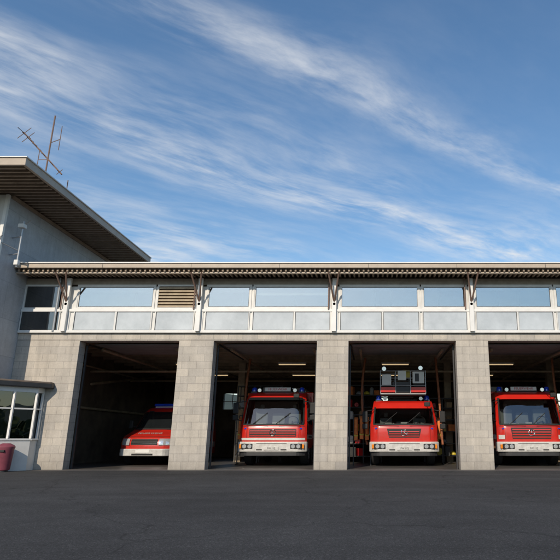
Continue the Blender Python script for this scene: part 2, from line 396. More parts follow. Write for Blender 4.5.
def jackets(x,y,n,seed):
    rnd=random.Random(seed); e=empty('jacket_stand',(x,y,.012))
    tubes('rail',[((0,0,1.85),(n*.22,0,1.85),.02),((0,0,0),(0,0,1.85),.02),((n*.22,0,0),(n*.22,0,1.85),.02),((0,-.25,0.02),(0,.25,0.02),.02),((n*.22,-.25,0.02),(n*.22,.25,0.02),.02)],M_DARK,e)
    bm=bmesh.new(); bs=bmesh.new()
    for i in range(n):
        cx=.1+i*.21; zt=1.8-rnd.uniform(0,.05)
        prof=[(zt,.04),(zt-.08,.2),(zt-.35,.22),(zt-.85,.26)]
        ring=[]
        for z,w in prof: ring.append([bm.verts.new((cx+sx*.07,sy*w,z)) for sx,sy in((-1,-1),(1,-1),(1,1),(-1,1))])
        for a,b in zip(ring[:-1],ring[1:]):
            for k in range(4): bm.faces.new((a[k],a[(k+1)%4],b[(k+1)%4],b[k]))
        bm.faces.new(ring[0]); bm.faces.new(ring[-1][::-1])
        for s in(-1,1): tube(bm,(cx,s*.2,zt-.1),(cx+rnd.uniform(-.02,.02),s*.3,zt-.65),.07,8,.055)
        box(bs,cx-.075,cx+.075,-.262,.262,zt-.7,zt-.64)
    mk('jackets',bm,M_JACK,e,bevel=.02); mk('reflective_bands',bs,M_YEL,e)
jackets(-5.35,4.0,3,1); jackets(-.78,3.2,3,2); jackets(2.3,4.5,2,4); jackets(3.95,4,2,3)

# ------------------------------------------------------------------ office tower at left
OT=empty('office_building')
TX=-12.2
boxes('walls',[(-26,TX,-1.68,6,0,8.84)],C_TOWER,OT)
boxes('front_cladding',[(-26,TX-.002,-1.74,-1.683,0,8.83)],C_TFRONT,OT)
boxes('corner_trim',[(TX-.08,TX+.02,-1.76,-1.66,2.9,8.84)],M_WHITE,OT)
boxes('roof_slab',[(-26.5,-10.62,-3.62,6.3,8.98,9.12)],M_SOFF,OT)
boxes('roof_fascia',[(-26.5,-10.6,-3.72,-3.623,8.93,9.17),(-10.617,-10.52,-3.72,6.35,8.93,9.17)],M_TAN,OT,bevel=.01)
boxes('roof_edge_trim',[(-26.5,-10.48,-3.76,-3.62,9.173,9.205),(-10.62,-10.48,-3.618,6.35,9.173,9.205)],M_WHITE,OT)
rf=[]
y=-3.55
while y<6.2: rf.append((-14.5,-10.64,y,y+.08,8.9,8.977)); y+=.25
boxes('rafters',rf,M_RAFT,OT)
boxes('wall_plate',[(TX+.003,TX+.08,-1.6,6,8.76,8.87)],M_RAFT,OT)
w=[]
for x0 in(-15.3,-18.3,-21.3):
    for z0 in(3.6,6.3): w.append((x0,x0+1.8,-1.77,-1.742,z0,z0+1.5))
boxes('windows',w,M_SGLASS,OT)
boxes('window_frames',[(a-.06,a,c-.01,d+.001,e-.06,f+.06) for a,b,c,d,e,f in w]+[(b,b+.06,c-.01,d+.001,e-.06,f+.06) for a,b,c,d,e,f in w]+[(a,b,c-.01,d+.001,e-.06,e) for a,b,c,d,e,f in w]+[(a,b,c-.01,d+.001,f,f+.06) for a,b,c,d,e,f in w],M_WHITE,OT)

BT=empty('entrance_booth')
pb=[(-11.0,-.006),(-11.0,-.4),(-12.9,-2.75),(-14.5,-2.75),(-14.5,-.006)]
def inset(poly,d):
    cx=sum(p[0] for p in poly)/len(poly); cy=sum(p[1] for p in poly)/len(poly)
    out=[]
    for x,y in poly:
        v=Vector((x-cx,y-cy)); L_=v.length; v=v*( (L_+d)/L_); out.append((cx+v.x,min(cy+v.y,-.006)))
    return out
prism('base_wall',pb,0,.92,C_TFRONT,BT,.01)
prism('sill',inset(pb,.05),.923,.98,M_WHITE,BT)
prism('glazing',inset(pb,-.06),.983,2.42,M_GLASS2,BT)
prism('inner_core',inset(pb,-.9),.983,2.42,M_INT,BT)
prism('head',inset(pb,.02),2.423,2.58,M_WHITE,BT)
prism('canopy',inset(pb,.38),2.583,2.72,M_DARK,BT,.015)
prism('canopy_cap',inset(pb,.34),2.723,2.78,M_SOFF,BT,.01)
bm=bmesh.new()
P=[Vector((-11.0,-.4,0)),Vector((-12.9,-2.75,0))]
for t in(0,.22,.5,.78,1):
    p=P[0].lerp(P[1],t); tube(bm,(p.x,p.y,.98),(p.x,p.y,2.425),.045,4)
tube(bm,(-11.0,-.06,.98),(-11.0,-.06,2.425),.045,4)
for z in(1.9,):
    tube(bm,(P[0].x,P[0].y,z),(P[1].x,P[1].y,z),.03,4); tube(bm,(-11,-.06,z),(-11,-.4,z),.03,4)
mk('mullions',bm,M_WHITE,BT)
BN=empty('litter_bin',(-11.28,-1.15,0))
bm=bmesh.new()
rings=[]
for z,r in [(.05,.18),(.08,.2),(.66,.235),(.7,.255),(.74,.255),(.78,.22),(.84,.1)]:
    rings.append([bm.verts.new((r*math.cos(t*math.pi/10),r*math.sin(t*math.pi/10),z)) for t in range(20)])
for a,b in zip(rings[:-1],rings[1:]):
    for k in range(20): bm.faces.new((a[k],a[(k+1)%20],b[(k+1)%20],b[k]))
bm.faces.new(rings[0][::-1]); bm.faces.new(rings[-1])
mk('body',bm,M_PINK,BN,smooth=True)
tubes('foot',[((0,0,0),(0,0,.06),.15)],M_DARK,BN,16)
boxes('slot',[(-.12,.12,-.262,-.2,.58,.64)],M_BLK,BN,.01)

AB=empty('wall_aerial',(TX+.02,-1.2,6.9))
tubes('poles',[((.0,0,0),(.35,-.1,0),.025),((.0,0,.6),(.35,-.1,.6),.025),((.35,-.1,-.45),(.35,-.1,1.15),.03),((.35,-.1,1.0),(.62,-.15,1.18),.02),((.35,-.1,.1),(-.1,-.6,.3),.02),((-.25,-.6,.1),(.05,-.6,.5),.02)],M_GALV,AB)
bm=bmesh.new(); box(bm,.24,.44,-.22,-.02,.9,1.04); box(bm,.28,.42,-.18,-.04,-.4,-.22)
mk('housings',bm,M_WHITE,AB,.02)
RA=empty('roof_antenna',(-12.2,0,9.12))
an=[((0,0,0),(.02,0,3.75),.028),((-1.08,0,3.05),(.62,0,1.3),.03),((.02,0,1.2),(.3,0,.9),.02)]
d=Vector((1.7,0,-1.75)).normalized(); o=Vector((-1.08,0,3.05))
for i,t in enumerate([.05,.3,.55,.85,1.4,1.9,2.3]):
    p=o+d*t; hl=.32-.03*i
    q=Vector((d.z,0,-d.x)); an.append((tuple(p-Vector((0,1,0))*hl*1.3),tuple(p+Vector((0,1,0))*hl*1.3),.012)); 
    if i in(0,1,6): an.append((tuple(p-q*hl),tuple(p+q*hl),.012))
an+=[((-.5,0,0),(-.5,0,1.0),.02),((.0,0,2.6),(.35,0,2.75),.015),((.35,0,2.3),(.35,0,3.3),.014),((.6,.5,0),(.6,.5,1.3),.018),((.02,0,1.9),(-.35,0,1.9),.015),((-.35,0,1.6),(-.35,0,2.3),.014)]
tubes('mast_and_elements',an,M_STRUT,RA,6)

# ------------------------------------------------------------------ vehicles
class Surf:
    def __init__(s,pts,hw0,hw1,zk,H,cor=.2,ct=.72):
        s.p=pts; s.hw0=hw0; s.hw1=hw1; s.zk=zk; s.H=H; s.cor=cor; s.ct=ct
    def hw(s,z):
        if z<=s.zk: return s.hw0
        t=min(1,(z-s.zk)/(s.H-s.zk)); return s.hw0+(s.hw1-s.hw0)*(t**1.3)
    def y(s,x,z):
        p=s.p
        if z<=p[0][1]: y=p[0][0]
        elif z>=p[-1][1]: y=p[-1][0]
        else:
            for a,b in zip(p[:-1],p[1:]):
                if a[1]<=z<=b[1]: y=a[0]+(b[0]-a[0])*(z-a[1])/(b[1]-a[1]); break
        t=min(1,abs(x)/s.hw(z))
        return y+s.cor*max(0,(t-s.ct)/(1-s.ct))**2
    def hull(s,name,L_,z0,mat,parent,cut=None):
        bm=bmesh.new(); ts=[-1,-.98,-.93,-.86,-.79,-.72,-.4,0,.4,.72,.79,.86,.93,.98,1]
        rows=[]
        zs=[q[1] for q in s.p]; zz=[]
        for a,b in zip(zs[:-1],zs[1:]): zz+= [a,(a+b)/2]
        zz.append(zs[-1])
        for z in zz: rows.append([bm.verts.new((t*s.hw(z),s.y(t*s.hw(z),z),z)) for t in ts])
        rows.append([bm.verts.new((t*(s.hw(s.H)-.02),max(s.y(t*s.hw(s.H),s.H)+.25,s.p[-1][0]+.25),s.H+.035*(1-t*t))) for t in ts])
        rows.append([bm.verts.new((t*(s.hw(s.H)-.02),L_-.06,s.H+.035*(1-t*t))) for t in ts])
        rows.append([bm.verts.new((t*s.hw(s.H),L_,s.H-.06)) for t in ts])
        rows.append([bm.verts.new((t*s.hw0,L_,z0)) for t in ts])
        for ri,(a,b) in enumerate(zip(rows[:-1],rows[1:])):
            for k in range(len(ts)-1):
                if cut and ri<len(zz)-1 and zz[ri]>=cut[0]-1e-4 and zz[ri+1]<=cut[1]+1e-4 and 2<=k<=len(ts)-4: continue
                bm.faces.new((a[k],a[k+1],b[k+1],b[k]))
        for k in range(len(ts)-1): bm.faces.new((rows[-1][k],rows[-1][k+1],rows[0][k+1],rows[0][k]))
        for e in(0,-1):
            fr=[r[e] for r in rows[:len(zz)]]
            sg=-1 if e==0 else 1
            back=[]
            for z in zz:
                if abs(z-z0)<1e-6: back.append(rows[-1][e])
                elif z==zz[-1]: back.append(rows[-2][e])
                else: back.append(bm.verts.new((sg*s.hw(z),L_,z)))
            for i in range(len(zz)-1): bm.faces.new((fr[i],fr[i+1],back[i+1],back[i]))
            bm.faces.new((fr[-1],rows[len(zz)][e],rows[len(zz)+1][e],back[-1]))
        return mk(name,bm,mat,parent,smooth=True,split=28)
    def patch(s,bm,x0,x1,z0,z1,off=.012,dy=0,nx=10,nz=4,slant=0):
        g=[]
        for j in range(nz+1):
            z=z0+(z1-z0)*j/nz; r=[]
            for i in range(nx+1):
                f=i/nx; 
                xa=x0+slant*(j/nz); xb=x1-slant*(j/nz)
                x=xa+(xb-xa)*f
                r.append(bm.verts.new((x,s.y(x,z)-off+dy,z)))
            g.append(r)
        for a,b in zip(g[:-1],g[1:]):
            for k in range(nx): bm.faces.new((a[k],a[k+1],b[k+1],b[k]))
    def sidep(s,bm,y0,y1,z0,z1,off=.01,y0t=None):
        for sg in(-1,1):
            n=4; g=[]
            for j in range(n+1):
                z=z0+(z1-z0)*j/n; ya=y0 if y0t is None else y0+(y0t-y0)*j/n
                x=sg*(s.hw(z)+off); g.append((bm.verts.new((x,ya,z)),bm.verts.new((x,y1,z))))
            for a,b in zip(g[:-1],g[1:]): bm.faces.new((a[0],a[1],b[1],b[0]))
def P_(s,name,lst,mat,parent):
    bm=bmesh.new()
    for l in lst: s.patch(bm,*l[:4],**(l[4] if len(l)>4 else {}))
    o=mk(name,bm,mat,parent,smooth=True)
    return o
def seal(s,hx,z0,z1,slant,parent,wd=.045):
    bm=bmesh.new()
    s.patch(bm,-hx-wd,hx+wd,z0-wd,z0,off=.016,nx=20,nz=1)
    s.patch(bm,-hx-wd+slant,hx+wd-slant,z1,z1+wd,off=.016,nx=20,nz=1)
    n=8
    for sg in(-1,1):
        g=[]
        for j in range(n+1):
            z=z0+(z1-z0)*j/n; xi=hx-slant*j/n
            g.append([bm.verts.new((sg*x,s.y(x,z)-.016,z)) for x in(xi,xi+wd)])
        for a,b in zip(g[:-1],g[1:]): bm.faces.new((a[0],a[1],b[1],b[0]))
    mk('windscreen_seal',bm,M_BLK,parent)
def curvebar(name,s,hx,z0,z1,dy,depth,mat,parent,bev=.03):
    bm=bmesh.new(); n=24; F=[]
    for i in range(n+1):
        x=-hx+2*hx*i/n; t=min(1,abs(x)/hx); c=s.cor*1.1*max(0,(t-.7)/.3)**2
        F.append([bm.verts.new((x,dy+c,z0)),bm.verts.new((x,dy+c,z1)),bm.verts.new((x,dy+depth+c,z1)),bm.verts.new((x,dy+depth+c,z0))])
    for a,b in zip(F[:-1],F[1:]):
        for k in range(4): bm.faces.new((a[k],b[k],b[(k+1)%4],a[(k+1)%4]))
    bm.faces.new(F[0]); bm.faces.new(F[-1][::-1])
    return mk(name,bm,mat,parent,bevel=bev)
def wheels(parent,xs,ys,r,w):
    bt=bmesh.new(); br=bmesh.new(); bh=bmesh.new()
    for y in ys:
        for sg in(-1,1):
            xi=sg*(xs-w); xo=sg*xs
            tube(bt,(xi+sg*.03,y,r),(xo-sg*.03,y,r),r,28); tube(bt,(xi,y,r),(xo,y,r),r*.94,28)
            tube(br,(xo-sg*.02,y,r),(xo+sg*.006,y,r),r*.58,20); tube(bh,(xo,y,r),(xo+sg*.05,y,r),r*.2,12)
            for k in range(8):
                a=k*math.pi/4; tube(bh,(xo,y+math.cos(a)*r*.38,r+math.sin(a)*r*.38),(xo+sg*.02,y+math.cos(a)*r*.38,r+math.sin(a)*r*.38),.03,6)
    mk('tyres',bt,M_TIRE,parent,smooth=True); mk('rims',br,M_RIM,parent,smooth=True); mk('hubs',bh,M_DARK,parent,smooth=True)
def beacon(bm,x,y,z,r=.09,h=.17):
    n=16; rings=[]
    for zz,rr in [(0,r),(h*.6,r*.97),(h*.85,r*.75),(h,r*.2)]:
        rings.append([bm.verts.new((x+rr*math.cos(2*math.pi*t/n),y+rr*math.sin(2*math.pi*t/n),z+zz)) for t in range(n)])
    for a,b in zip(rings[:-1],rings[1:]):
        for k in range(n): bm.faces.new((a[k],a[(k+1)%n],b[(k+1)%n],b[k]))
    bm.faces.new(rings[0][::-1]); bm.faces.new(rings[-1])
def text(name,body,size,loc,mat,parent,rot=(R(90),0,0)):
    c=bpy.data.curves.new(name,'FONT'); c.body=body; c.size=size; c.align_x='CENTER'; c.align_y='CENTER'; c.extrude=.002
    o=bpy.data.objects.new(name,c); scene.collection.objects.link(o); o.location=loc; o.rotation_euler=rot; o.parent=parent
    c.materials.append(mat); return o

def truck(name,loc,H=2.66,style=0,rz=0):
    e=empty(name,loc,rz)
    zb,zt=1.5,H-.3
    f=[(.06,.62),(0,.72),(0,1.2),(.02,1.42),(.07,zb),(.36,zt),(.48,H-.1),(.6,H-.03),(.7,H)]
    s=Surf(f,1.23,1.1,1.45,H)
    s.hull('cab',2.15,.62,M_RED,e,cut=(zb,zt))
    seal(s,1.08,zb,zt,.04,e,.05)
    P_(s,'windscreen',[(-1.08,1.08,zb,zt,dict(off=.010,slant=.04,nx=20))],M_VGLASS,e)
    boxes('dashboard',[(-1.1,1.1,.36,.62,1.25,1.5)],M_DASH,e,.04)
    boxes('cab_lining',[(-1.12,1.12,2.0,2.06,.75,H-.1),(-1.12,1.12,.4,2.0,1.0,1.06)],M_SEAT,e)
    boxes('seats',[(-.88,-.4,1.1,1.3,1.1,H-.62),(.4,.88,1.1,1.3,1.1,H-.62),(-.72,-.56,1.12,1.26,H-.6,H-.42),(.56,.72,1.12,1.26,H-.6,H-.42),(-.25,.25,1.2,1.4,1.1,H-.75)],M_GREYBOX,e,.05)
    bm=bmesh.new()
    for k in range(18):
        a=k*math.pi/9; b_=(k+1)*math.pi/9; c=Vector((.62,.66,1.6)); u=Vector((1,0,0)); v=Vector((0,.5,.86))
        tube(bm,c+u*.22*math.cos(a)+v*.22*math.sin(a),c+u*.22*math.cos(b_)+v*.22*math.sin(b_),.018,6)
    tube(bm,(.62,.5,1.45),(.62,.66,1.6),.03,8); mk('steering_wheel',bm,M_BLK,e,smooth=True)
    boxes('papers',[(-.7,-.35,.4,.55,1.503,1.53),(-.1,.15,.4,.5,1.503,1.56)],M_WHITE,e)
    bm=bmesh.new(); s.sidep(bm,.42,1.2,1.5,zt+.02,.008,.6); s.sidep(bm,1.32,2.0,1.5,zt+.02,.008)
    mk('side_windows',bm,M_SGLASS,e)
    bm=bmesh.new()
    for yy in(.33,1.26,2.06): s.sidep(bm,yy,yy+.012,.7,H-.3,.005)
    mk('door_seams',bm,M_BLK,e)
    bm=bmesh.new(); s.sidep(bm,.3,2.1,.95,1.12,.006); mk('side_stripe',bm,M_WPAINT,e)
    P_(s,'panel_gaps',[(-1.15,1.15,1.405,1.418,dict(off=.008,nx=20,nz=1)),(-.96,-.952,.93,1.4,dict(off=.008,nx=1)),(.952,.96,.93,1.4,dict(off=.008,nx=1))],M_BLK,e)
    if style==0:
        P_(s,'grille_panel',[(-.86,.86,1.04,1.3,dict(off=.01))],M_BLK,e)
        P_(s,'grille_bars',[(-.84,.84,z,z+.022,dict(off=.024,nz=1)) for z in(1.07,1.13,1.19,1.25)],M_RED,e)
        P_(s,'white_band',[(-1.18,1.18,.91,.99,dict(off=.012,nx=20,nz=1))],M_WPAINT,e)
    elif style==1:
        P_(s,'grille_panel',[(-.7,.7,.96,1.36,dict(off=.01,slant=-.05))],M_BLK,e)
        P_(s,'grille_bars',[(-.7,.7,z,z+.04,dict(off=.024,nz=1)) for z in(1.0,1.09,1.18,1.27)],M_RED,e)
        P_(s,'white_band',[(-1.18,-.98,.95,1.1,dict(off=.012,nz=1)),(.98,1.18,.95,1.1,dict(off=.012,nz=1))],M_WPAINT,e)
    else:
        P_(s,'grille_panel',[(-.55,.55,1.0,1.32,dict(off=.01,slant=-.08))],M_BLK,e)
        P_(s,'grille_bars',[(-.55,.55,z,z+.03,dict(off=.024,nz=1)) for z in(1.04,1.12,1.2)],M_RED,e)
    bm=bmesh.new(); 
    for k in range(20):
        a=k*math.pi/10; b_=(k+1)*math.pi/10; tube(bm,(.11*math.cos(a),-.03,1.18+.11*math.sin(a)),(.11*math.cos(b_),-.03,1.18+.11*math.sin(b_)),.014,6)
    for k in range(3):
        a=math.pi/2+k*2*math.pi/3; tube(bm,(0,-.03,1.18),(.11*math.cos(a),-.03,1.18+.11*math.sin(a)),.014,6,.005)
    mk('badge',bm,M_CHROME,e)
    by=-.16
    curvebar('bumper',s,1.27,.5,.86,by,.3,M_WPAINT,e,.04)
    curvebar('bumper_lower',s,1.2,.36,.497,by+.05,.25,M_DARK,e,.02)
    bmh=bmesh.new(); bml=bmesh.new(); bmo=bmesh.new()
    for sg in(-1,1):
        box(bmh,*sorted((sg*.68,sg*1.1)),by-.008,by+.1,.6,.79)
        for cx,r in((.79,.075),(.98,.075)):
            tube(bml,(sg*cx,by-.03,.695),(sg*cx,by+.04,.695),r,20,r*.95)
        box(bmo,*sorted((sg*1.1,sg*1.18)),by+.04,by+.12,.62,.77)
    mk('lamp_housings',bmh,M_BLK,e,.02); mk('headlamps',bml,M_LENS,e,.01); mk('indicators',bmo,M_ORANGE,e,.01)
    boxes('number_plate',[(-.27,.27,by-.02,by+.01,.57,.68)],M_WPAINT,e,.004)
    text('plate_text','FW 112',.09,(0,by-.024,.625),M_BLK,e)
    boxes('bumper_slots',[(-.55,-.34,by-.006,by+.05,.56,.6),(.34,.55,by-.006,by+.05,.56,.6),(-.55,.55,by-.004,by+.05,.78,.8)],M_BLK,e)
    P_(s,'sun_visor',[(-1.02,1.02,H-.3,H-.2,dict(off=.08,nx=20,nz=2))],M_RED if style else M_SGLASS,e)
    tubes('wipers',[((-.75,.02,1.49),(-.25,.15,1.9),.012),((.1,.02,1.49),(.6,.15,1.9),.012)],M_BLK,e,6)
    ar=[];mb=[]
    for sg in(-1,1):
        ar+=[((sg*1.1,.35,H-.35),(sg*1.43,.12,H-.42),.018),((sg*1.2,.3,1.6),(sg*1.43,.12,1.66),.018),((sg*1.43,.12,1.6),(sg*1.43,.12,H-.4),.018)]
        a,b=sorted((sg*1.33,sg*1.53)); mb+=[(a,b,.05,.14,H-.82,H-.42),(a,b,.05,.14,H-1.05,H-.86)]
    ar+=[((.8,.5,H-.1),(.85,-.15,H-.12),.015)]
    mb+=[(.74,.96,-.22,-.12,H-.26,H-.1)]
    tubes('mirror_arms',ar,M_BLK,e); boxes('mirrors',mb,M_BLK,e,.03)
    tubes('grab_rails',[((sg*1.26,.36,1.1),(sg*1.22,.42,H-.6),.015) for sg in(-1,1)]+[((-1.0,-.02,1.45),(-.2,-.05,1.45),.012),((.2,-.05,1.45),(1.0,-.02,1.45),.012)],M_BLK,e)
    if style<2:
        boxes('roof_board',[(-.5,.5,.72,.8,H+.05,H+.2)],M_WPAINT,e,.01)
        text('roof_text','FEUERWEHR',.13,(0,.715,H+.125),M_REDLENS,e)
    bm=bmesh.new()
    for x in(-.92,.92): beacon(bm,x,.85,H+.05,.1,.17)
    mk('blue_beacons',bm,M_BLUE,e,smooth=True)
    boxes('beacon_base',[(-1.04,-.8,.75,.97,H-.02,H+.05),(.8,1.04,.75,.97,H-.02,H+.05),(-.55,.55,.81,.9,H,H+.06)],M_DARK,e,.01)
    bm=bmesh.new()
    for x in(-.68,.68): tube(bm,(x,.6,H+.08),(x,.95,H+.08),.07,16,.02)
    mk('horns',bm,M_CHROME,e,smooth=True)
    boxes('front_blue_flashers',[(-1.06,-.98,.02,.06,1.3,1.35),(.98,1.06,.02,.06,1.3,1.35)],M_BLUE,e,.008)
    boxes('chassis',[(-.5,.5,.3,7.0,.5,.68),(-1.15,1.15,.25,.9,.4,.6),(-.9,.9,1.0,1.6,.42,.55)],M_DARK,e)
    if style<2:
        boxes('equipment_body',[(-1.22,1.22,2.28,7.2,.7,H+.14)],M_RED,e,.04)
        sh=[]
        for y0,y1 in((2.45,3.9),(4.05,4.6),(5.8,7.05)):
            for sg in(-1,1):
                n=12
                for k in range(n):
                    z=1.0+k*.12; sh.append((min(sg*1.225,sg*1.24),max(sg*1.225,sg*1.24),y0,y1,z,z+.11))
        boxes('roller_shutters',sh,M_SILV,e)
        lad=[((x,2.4,H+.3),(x,7,H+.3),.03) for x in(.35,.8)]+[((.35,2.5+k*.3,H+.3),(.8,2.5+k*.3,H+.3),.018) for k in range(15)]+[((x,y,H+.1),(x,y,H+.3),.02) for x in(.35,.8) for y in(3,6)]
        tubes('roof_ladder',lad,M_GALV,e)
        boxes('roof_box',[(-1.0,-.3,3,5.5,H+.143,H+.4)],M_GREYBOX,e,.02)
    wheels(e,1.2,(1.35,5.2),.5,.3)
    boxes('wheel_arches',[(-1.245,-1.16,.78,1.92,1.0,1.06),(1.16,1.245,.78,1.92,1.0,1.06)],M_BLK,e,.02)
    return e,s

def ladder_truck(name,loc):
    H=2.36
    e,s=truck(name,loc,H,2)
    boxes('deck',[(-1.2,1.2,2.3,8.2,.72,1.15)],M_RED,e,.03)
    boxes('deck_plate',[(-1.22,1.22,2.28,8.22,1.153,1.19)],M_SILV,e)
    bm=bmesh.new(); tube(bm,(0,6.4,1.19),(0,6.4,1.5),.75,28); mk('turntable',bm,M_GREYBOX,e,smooth=True)
    boxes('turret',[(-.6,.6,5.9,7.0,1.503,2.5)],M_RED,e,.05)
    boxes('side_lockers',[(-1.2,-.7,2.5,5.4,1.193,2.1),(.7,1.2,2.5,5.4,1.193,2.1)],M_RED,e,.03)
    lt=[]
    for k,(hw,z,h) in enumerate([(.42,2.55,.32),(.34,2.62,.28)]):
        y0,y1=(1.3-k*.3),6.9
        for sg in(-1,1):
            lt+=[((sg*hw,y0,z),(sg*hw,y1,z),.035),((sg*hw,y0,z+h),(sg*hw,y1,z+h),.028)]
            n=12
            for i in range(n):
                a=y0+(y1-y0)*i/n; b=y0+(y1-y0)*(i+1)/n
                lt.append(((sg*hw,a,z),(sg*hw,(a+b)/2,z+h),.014)); lt.append(((sg*hw,(a+b)/2,z+h),(sg*hw,b,z),.014))
        for i in range(18):
            a=y0+(y1-y0)*i/18; lt.append(((-hw,a,z),(hw,a,z),.018))
    tubes('ladder',lt,M_GALV,e,6)
    tubes('ladder_rest',[((-.5,2.3,1.19),(-.5,2.3,2.5),.04),((.5,2.3,1.19),(.5,2.3,2.5),.04),((-.5,2.3,2.5),(.5,2.3,2.5),.04)],M_DARK,e)
    bx,by0,by1,z0=(.85,.3,1.2,2.6)
    bk=[]
    for x in(-bx,-.28,.28,bx):
        for y in(by0,by1): bk.append(((x,y,z0),(x,y,z0+.85),.018))
    for z in(z0,z0+.3,z0+.58,z0+.85):
        bk+=[((-bx,by0,z),(bx,by0,z),.018),((-bx,by1,z),(bx,by1,z),.018),((-bx,by0,z),(-bx,by1,z),.018),((bx,by0,z),(bx,by1,z),.018)]
    tubes('basket_cage',bk,M_GALV,e)
    boxes('basket_floor',[(-bx,bx,by0,by1,z0-.05,z0-.0)],M_DARK,e)
    boxes('basket_panels',[(-.8,-.45,by0-.04,by0-.025,z0+.32,z0+.72),(.36,.8,by0-.04,by0-.025,z0+.38,z0+.82),(-.2,.12,by0-.045,by0-.026,z0+.5,z0+.86)],M_WPAINT,e,.01)
    boxes('basket_dark_panels',[(-.4,.3,by0+.06,by0+.4,z0+.05,z0+.45),(-.82,-.45,by0+.1,by0+.5,z0+.02,z0+.6),(.4,.82,by0+.1,by0+.5,z0+.02,z0+.5),(.45,.6,by0-.05,by0-.041,z0+.45,z0+.75)],M_DARK,e,.02)
    boxes('basket_red_parts',[(-.85,-.3,by0-.035,by0-.022,z0+.05,z0+.24),(.3,.85,by0-.035,by0-.022,z0+.05,z0+.24)],M_RED,e,.01)
    bm=bmesh.new(); 
    for x,z in((-.72,z0+.92),(.66,z0+.95)): tube(bm,(x,by0-.1,z),(x,by0+.03,z),.08,18,.05)
    mk('floodlights',bm,M_LENS,e,smooth=True)
    boxes('basket_control',[(.0,.28,by0+.15,by0+.35,z0+.6,z0+.9)],M_YEL,e,.02)
    return e

def van(name,loc,rz=0):
    e=empty(name,loc,rz); H=2.2
    f=[(.1,.34),(.0,.48),(.0,.82),(.08,.98),(.2,1.06),(.85,1.28),(1.0,1.38),(1.52,2.02),(1.68,2.13),(1.85,H)]
    s=Surf(f,1.0,.82,1.1,H,cor=.28,ct=.55)
    s.hull('body',5.3,.34,M_RED,e)
    P_(s,'windscreen_seal',[(-.93,.93,1.31,2.05,dict(off=.006,slant=.09,nx=16,nz=6))],M_BLK,e)
    P_(s,'windscreen',[(-.89,.89,1.35,2.01,dict(off=.014,slant=.09,nx=16,nz=6))],M_SGLASS,e)
    bm=bmesh.new(); s.sidep(bm,1.35,2.2,1.32,1.98,.008,1.75); s.sidep(bm,2.3,3.6,1.32,1.98,.008); s.sidep(bm,3.7,5.1,1.32,1.98,.008)
    mk('side_windows',bm,M_SGLASS,e)
    bm=bmesh.new()
    for yy in(1.2,2.25,3.65): s.sidep(bm,yy,yy+.012,.4,1.95,.005)
    mk('seams',bm,M_BLK,e)
    bm=bmesh.new(); s.sidep(bm,.6,5.2,.62,.85,.006); mk('side_stripe',bm,M_WPAINT,e)
    P_(s,'hood_gap',[(-.9,.9,1.03,1.04,dict(off=.01,nx=20,nz=1))],M_BLK,e)
    P_(s,'grille',[(-.5,.5,.74,.95,dict(off=.01))],M_BLK,e)
    P_(s,'grille_bars',[(-.5,.5,z,z+.02,dict(off=.02,nz=1)) for z in(.78,.84,.9)],M_CHROME,e)
    P_(s,'headlamps',[(-.93,-.56,.73,.97,dict(off=.014)),(.56,.93,.73,.97,dict(off=.014))],M_LENS,e)
    P_(s,'indicators',[(-.96,-.935,.75,.95,dict(off=.016,nx=2)),(.935,.96,.75,.95,dict(off=.016,nx=2))],M_ORANGE,e)
    curvebar('bumper',s,1.01,.34,.6,-.08,.28,M_WPAINT,e,.03)
    boxes('bumper_intake',[(-.4,.4,-.088,.0,.37,.43)],M_BLK,e)
    boxes('number_plate',[(-.26,.26,-.1,-.07,.46,.56)],M_WHITE,e,.004)
    text('hood_text','FEUERWEHR',.17,(0,.49,1.17),M_WPAINT,e,(R(19),0,0))
    tubes('mirror_arms',[((sg*.9,1.35,1.4),(sg*1.12,1.25,1.45),.02) for sg in(-1,1)],M_BLK,e)
    boxes('mirrors',[(-1.24,-1.06,1.2,1.3,1.35,1.68),(1.06,1.24,1.2,1.3,1.35,1.68)],M_BLK,e,.04)
    boxes('light_bar',[(-.6,.6,1.95,2.2,H+.05,H+.17)],M_BLUE,e,.04); boxes('light_bar_base',[(-.55,.55,2.0,2.15,H,H+.05)],M_WHITE,e)
    tubes('wipers',[((-.6,.98,1.34),(-.1,1.2,1.62),.012),((.1,.98,1.34),(.6,1.2,1.62),.012)],M_BLK,e,6)
    wheels(e,1.0,(.95,4.3),.34,.22)
    return e
truck('fire_truck',(-3.72,2.35,.012),2.68,0)
ladder_truck('ladder_truck',(1.1,2.2,.012))
truck('fire_truck',(5.76,2.25,.012),2.7,1)
van('fire_van',(-8.62,2.9,.012),R(-3))

